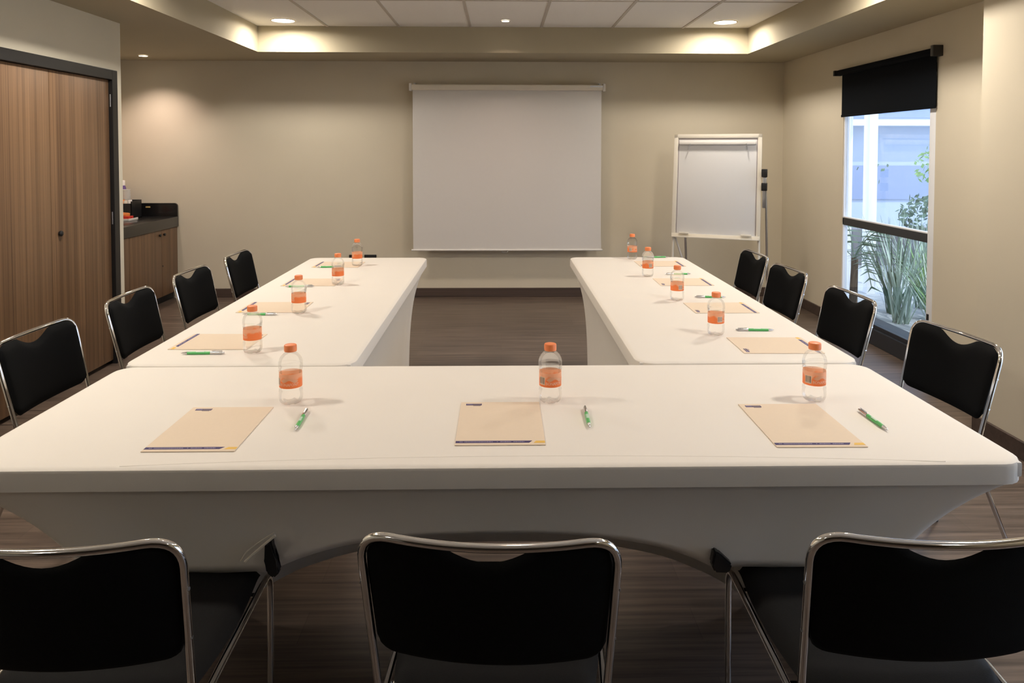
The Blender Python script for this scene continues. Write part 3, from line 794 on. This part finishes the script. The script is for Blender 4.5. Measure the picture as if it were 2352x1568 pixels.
# ------------------------------------------------------------------ coffee counter in the alcove
XF = -3.175
cab = thing('cabinet', 'walnut base cabinet with black knobs in the left alcove', 'cabinet', (XF, 6.4, 0))
y0, y1 = 5.35-6.4, YB-6.4-.002
bm = B(); box(bm, XL-XF+.004, -.02, y0, y1, .07, .70); obj('carcass', bm, M['cabw'], cab, False)
bm = B(); box(bm, XL-XF+.004, -.045, y0, y1, 0, .07); obj('toe_kick', bm, M['blk'], cab, False)
seam = 6.935-6.4+.0
for a, b_, kn, in ((seam+.0015, y1-.004, 1), (seam-.60, seam-.0015, -1), (y0, seam-.603, 0)):
    bm = B(); box(bm, -.02, 0, a, b_, .075, .698, .0015); dr = obj('door', bm, M['cabw'], cab)
    if kn:
        bm = B(); lathe(bm, [(.0, 0), (.009, 0), (.012, .008), (.014, .014), (.011, .019), (0, .02)], 16, False, False)
        k = obj('knob', bm, M['blkp'], dr); k.rotation_euler = (0, radians(90), 0); k.location = (0, seam+kn*.045, .655)
bm = B(); lathe(bm, [(.0, 0), (.007, 0), (.007, .003), (0, .003)], 12, False, False)
k = obj('lock', bm, M['blkp'], cab); k.rotation_euler = (0, radians(90), 0); k.location = (0, seam+.02, .36)
ct = tag(obj('countertop', (lambda bm: (box(bm, XL+.001, XF+.012, 5.33, YB-.001, .702, .80, .004), bm)[1])(B()), M['blkc']), 'glossy black countertop over the walnut cabinet', 'countertop')
bm = B(); pr = [(XL+.002, .80), (XF+.010, .80)]
rr = .03
for k in range(7):
    a = pi/2*k/6; pr.append((XF+.010-rr+rr*cos(a), .930-rr+rr*sin(a)))
pr.append((XL+.002, .930))
a_ = [bm.verts.new((x, YB-.022, z)) for x, z in pr]; b2 = [bm.verts.new((x, YB-.001, z)) for x, z in pr]
bm.faces.new(a_); bm.faces.new(b2[::-1])
for k in range(len(pr)): bm.faces.new((a_[k], a_[(k+1) % len(pr)], b2[(k+1) % len(pr)], b2[k]))
obj('backsplash', bm, M['blkc'], ct)
bm = B(); box(bm, -3.47, -3.425, YB-.025, YB-.022, .885, .899, .001); tg = obj('tan_tag', bm, M['tan'], ct)
# things on the counter
OX, OY = -3.590, 7.085
t = thing('tea_organizer', 'black condiment organizer on the counter, full of sachets', 'organizer', (OX, OY, .80))
bm = B()
box(bm, -.115, .115, -.10, -.095, 0, .145); box(bm, -.115, .115, .095, .10, 0, .17); box(bm, -.115, -.110, -.10, .10, 0, .165); box(bm, .110, .115, -.10, .10, 0, .165); box(bm, -.115, .115, -.10, .10, 0, .006)
box(bm, -.115, .115, -.012, -.008, 0, .155)
obj('organizer_box', bm, M['blk'], t)
cols = ['white', 'white', 'white', 'ora', 'cream', 'white']
for k in range(2, 6):
    bm = B(); box(bm, -.085+k*.034, -.070+k*.034, -.085, -.02, .012, .172+.006*(k % 2), .001); bmesh.ops.rotate(bm, verts=bm.verts, cent=(-.078+k*.034, -.05, .02), matrix=Matrix.Rotation(radians(-6), 3, 'Y'))
    tag(obj('sachet', bm, M[cols[k]], None, True, (OX, OY, .80)), 'upright paper sachet standing in the front of the black organizer', 'sachet', 'sachets in the organizer')
for dx, lb in ((0, 'stack of white paper cups standing in the black organizer'),):
    t = thing('cup_stack', lb, 'cups', (OX-.005+dx, OY+.045, .806))
    for k in range(9):
        bm = B(); lathe(bm, [(.029, .0+k*.022), (.039, .085+k*.022), (.0405, .088+k*.022), (.038, .088+k*.022), (.028, .004+k*.022)], 24, True, False); obj('cup', bm, M['white'], t)
t = thing('small_tray', 'small white tray of red and orange packets on the counter', 'tray', (-3.495, 6.86, .80))
bm = B(); box(bm, -.09, .10, -.09, .09, .0, .008, .003); box(bm, .094, .10, -.09, .09, .006, .02, .002); box(bm, -.09, .10, -.09, -.084, .006, .02, .002); obj('tray_base', bm, M['white'], t)
for k, (x, y, m_) in enumerate(((.055, -.04, 'red'), (.05, .03, 'red'), (.03, .0, 'ora'))):
    bm = B(); box(bm, -.03, .03, -.02, .02, 0, .030, .005); o = obj('packet', bm, M[m_], None, True, (-3.495+x, 6.86+y, .809+(.031 if k > 1 else 0)))
    o.rotation_euler = (0, radians(4*k), radians(20*k)); tag(o, ['red packet at the front of the small white tray', 'red packet at the back of the small white tray', 'orange packet lying on top of the red packets', 'orange packet deeper in the small white tray'][k], 'packet', 'packets on the small tray')
t = thing('tall_bottle', 'white and purple bottle behind the paper cups', 'bottle', (-3.662, 7.21, .80))
bm = B(); lathe(bm, [(.028, 0), (.032, .01), (.032, .25), (.024, .29), (.016, .31)], 20); obj('bottle_body', bm, M['purple'], t)
bm = B(); lathe(bm, [(.018, .30), (.018, .35), (.014, .355)], 16); obj('cap', bm, M['white'], t)

# ------------------------------------------------------------------ outside the window
bm = B(); box(bm, XR+.15, 22, -4, 24, -.22, -.06); o = obj('garden_ground', bm, M['pground'], None, False); o['kind'] = 'structure'
bm = B(); box(bm, XR+.14, XR+1.15, -3, 8.4, 2.32, 2.42); o = obj('sun_shield', bm, M['extw'], None, False); o['kind'] = 'structure'  # added overhang, out of view, blocks sun from entering the window
# neighbouring building
bd = thing('building', 'pale blue office building seen through the window', 'building', (7., 13.0, -.06))
bm = B(); box(bm, -3.6, 5, 0, 1, 0, 6.5); obj('wall', bm, M['ext'], bd, False)
for z in (1.6, 2.9, 4.2):
    bm = B(); box(bm, -3.4, 4.8, -.03, 0, z-.95 if z < 2 else z-.8, z-.35); obj('window_band', bm, M['extd'], bd, False)
for z in (2.05, 3.3): 
    bm = B(); box(bm, -3.6, 5, -.35, 0, z-.1, z); obj('ledge', bm, M['extw'], bd, False)
for k, (x, y, w) in enumerate(((3.52, 7.5, .05), (3.68, 7.7, .03), (3.90, 7.7, .09), (4.14, 8.3, .035))):
    bm = B(); box(bm, -w/2, w/2, -w/2, w/2, 0, 2.9, .004)
    tag(obj('garden_post', bm, M['extw'], None, True, (x, y, -.06)), ['bright white post at the far left of the window view', 'thin white post between the wider ones outside', 'widest white post outside the window', 'white post behind the widest one outside'][k], 'post', 'white posts outside')
bm = B(); box(bm, 3.3, 8.5, 9.6, 9.9, -.06, .42, .01); tag(obj('planter_kerb', bm, M['kerb']), 'long grey planter kerb across the garden', 'kerb')
def strap_plant(name, label, x, y, h, n, m_, spread=.5, w=.016, group=None, droop=.5):
    bm = B()
    for k in range(n):
        a = random.uniform(0, 2*pi); l = h*random.uniform(.65, 1.1); tilt = random.uniform(.05, spread)
        prev = None; px = x0 = random.uniform(-.05, .05); py = random.uniform(-.05, .05)
        seg = 7; side = Vector((-sin(a), cos(a), 0))
        for j in range(seg+1):
            s = j/seg; rad_ = l*(tilt*s+droop*tilt*s*s*.8); z = l*(s-.28*tilt*droop*2*s*s)
            c = Vector((px+cos(a)*rad_, py+sin(a)*rad_, z)); ww = w*(1-s**2.2)*.5+.0008
            p = (bm.verts.new(c-side*ww), bm.verts.new(c+side*ww))
            if prev: bm.faces.new((prev[0], prev[1], p[1], p[0]))
            prev = p
    o = obj(name, bm, m_, None, True, (x, y, -.06)); tag(o, label, 'plant', group); return o
pls = [(3.15, 5.55, .75, 46, 'leaf', 'grassy green plant closest to the glass'), (3.30, 5.95, .85, 46, 'leafb', 'pale strap-leaved plant left of the green clump outside'),
       (3.20, 6.35, .95, 40, 'leafb', 'tall grey-green strap plant at left outside'), (3.45, 5.95, .7, 50, 'leafd', 'dark grassy clump behind the closest plant'),
       (3.55, 6.45, .8, 46, 'leaf', 'bright green grass clump in the middle of the bed'), (3.75, 6.95, .9, 46, 'leafb', 'grey-green clump deep in the bed'), (3.05, 5.1, .55, 40, 'leaf', 'low green clump at the right end of the bed'),
       (3.35, 6.75, .9, 40, 'leafd', 'dark strap plant behind the tall grey-green one'), (3.95, 7.3, .7, 40, 'leaf', 'green clump near the kerb'), (3.7, 6.6, .6, 44, 'leafd', 'dark low clump in the middle of the bed')]
for x, y, h, n, m_, lb in [(x+.30, *q) for x, *q in pls]: strap_plant('strap_leaf_plant', lb, x, y, h, n, M[m_], group='strap-leaved plants outside the window')
# palm at left with broad fronds
pm = thing('palm', 'palm with spiky fronds at the left of the window view', 'plant', (3.32, 6.85, -.06))
bm = B(); tube(bm, [(0, 0, 0), (.02, .02, .5)], [.04, .03], 10); obj('trunk', bm, M['bark'], pm)
for k in range(9):
    a = -1.75+k*3.5/8; bm = B(); L_ = .6; up = .55 if k % 2 else .25
    spine = [Vector((cos(a)*L_*s*.9, sin(a)*L_*s*.9, .5+up*s*1.5-.55*s*s)) for s in [j/10 for j in range(11)]]
    tube(bm, spine, .004, 5)
    sd = Vector((-sin(a), cos(a), 0))
    for j in range(2, 11):
        for s in (-1, 1):
            p = spine[j]; q = p+sd*s*.22*(1.15-j/12)+Vector((cos(a), sin(a), -.25))*.12; dq = (spine[j]-spine[j-1]).normalized()*.012
            bm.faces.new((bm.verts.new(p-dq), bm.verts.new(p+dq), bm.verts.new(q)))
    obj('frond', bm, M['leafd'], pm)
# leafy trees / shrubs
def tree(name, label, x, y, h, r, n, m_, grp=None):
    t = thing(name, label, 'tree', (x, y, -.06), 0, grp)
    bm = B(); tube(bm, [(0, 0, 0), (.03, 0, h*.5), (0, .02, h*.85)], [.04, .03, .015], 8); obj('trunk', bm, M['bark'], t)
    bm = B()
    for k in range(n):
        v = Vector((random.gauss(0, 1), random.gauss(0, 1), random.gauss(0, 1))).normalized()*r*random.uniform(.3, 1)**.5
        c = Vector((v.x, v.y, h+v.z*.8)); d1 = Vector((random.gauss(0, 1), random.gauss(0, 1), random.gauss(0, 1))).normalized(); d2 = d1.orthogonal().normalized()
        s = random.uniform(.03, .06)
        bm.faces.new([bm.verts.new(c+d1*s*a+d2*s*b_*.5) for a, b_ in ((-1, 0), (0, 1), (1, 0), (0, -1))])
    obj('foliage', bm, m_, t); return t
tree('garden_tree', 'leafy green tree at the right of the window view', 5.65, 9.0, 1.35, .5, 420, M['leaf'])
tree('garden_shrub', 'round green shrub below the leafy tree', 5.35, 9.1, .70, .36, 300, M['leafd'])
tree('slender_tree', 'thin bare-stemmed sapling in front of the pale building', 4.75, 9.35, 1.25, .22, 14, M['leafd'])

# ------------------------------------------------------------------ daylight
w = bpy.data.worlds.new('World'); S.world = w; w.use_nodes = True
nt = w.node_tree; bg = nt.nodes['Background']
sky = nt.nodes.new('ShaderNodeTexSky'); sky.sky_type = 'HOSEK_WILKIE'; sky.turbidity = 3.5; sky.ground_albedo = .4
sky.sun_direction = Vector((.35, -.55, .75)).normalized()
mxw = nt.nodes.new('ShaderNodeMix'); mxw.data_type = 'RGBA'; mxw.inputs[0].default_value = .55
mxw.inputs[7].default_value = (.74, .84, 1.0, 1)
nt.links.new(sky.outputs[0], mxw.inputs[6]); nt.links.new(mxw.outputs[2], bg.inputs['Color'])
bg.inputs['Strength'].default_value = 4.2
sun = bpy.data.lights.new('sun', 'SUN'); sun.energy = 3.2; sun.angle = radians(1); sun.color = (1, .96, .9)
so = bpy.data.objects.new('sun', sun); C.objects.link(so)
so.rotation_euler = (-Vector((.35, -.55, 1.0))).to_track_quat('-Z', 'Y').to_euler()

# ------------------------------------------------------------------ camera
f, px, py, yaw, pit, rol, cz = 1693.95, 1185.52, 405.75, .0202, .0357, .0014, 1.4496
F = Vector((sin(yaw)*cos(pit), cos(yaw)*cos(pit), -sin(pit)))
R0 = Vector((cos(yaw), -sin(yaw), 0)); U0 = R0.cross(F)
Rv = R0*cos(rol)+U0*sin(rol); Uv = U0*cos(rol)-R0*sin(rol)
cam = bpy.data.cameras.new('camera'); co = bpy.data.objects.new('camera', cam); C.objects.link(co)
mt = Matrix((Rv, Uv, -F)).transposed().to_4x4(); mt.translation = (0, 0, cz); co.matrix_world = mt
cam.sensor_width = 36; cam.lens = f/2352*36
cam.shift_x = (1176-px)/2352; cam.shift_y = (py-784)/2352
cam.clip_start = .05
S.camera = co
S.view_settings.view_transform = 'Standard'
S.view_settings.look = 'None'
S.view_settings.exposure = 0
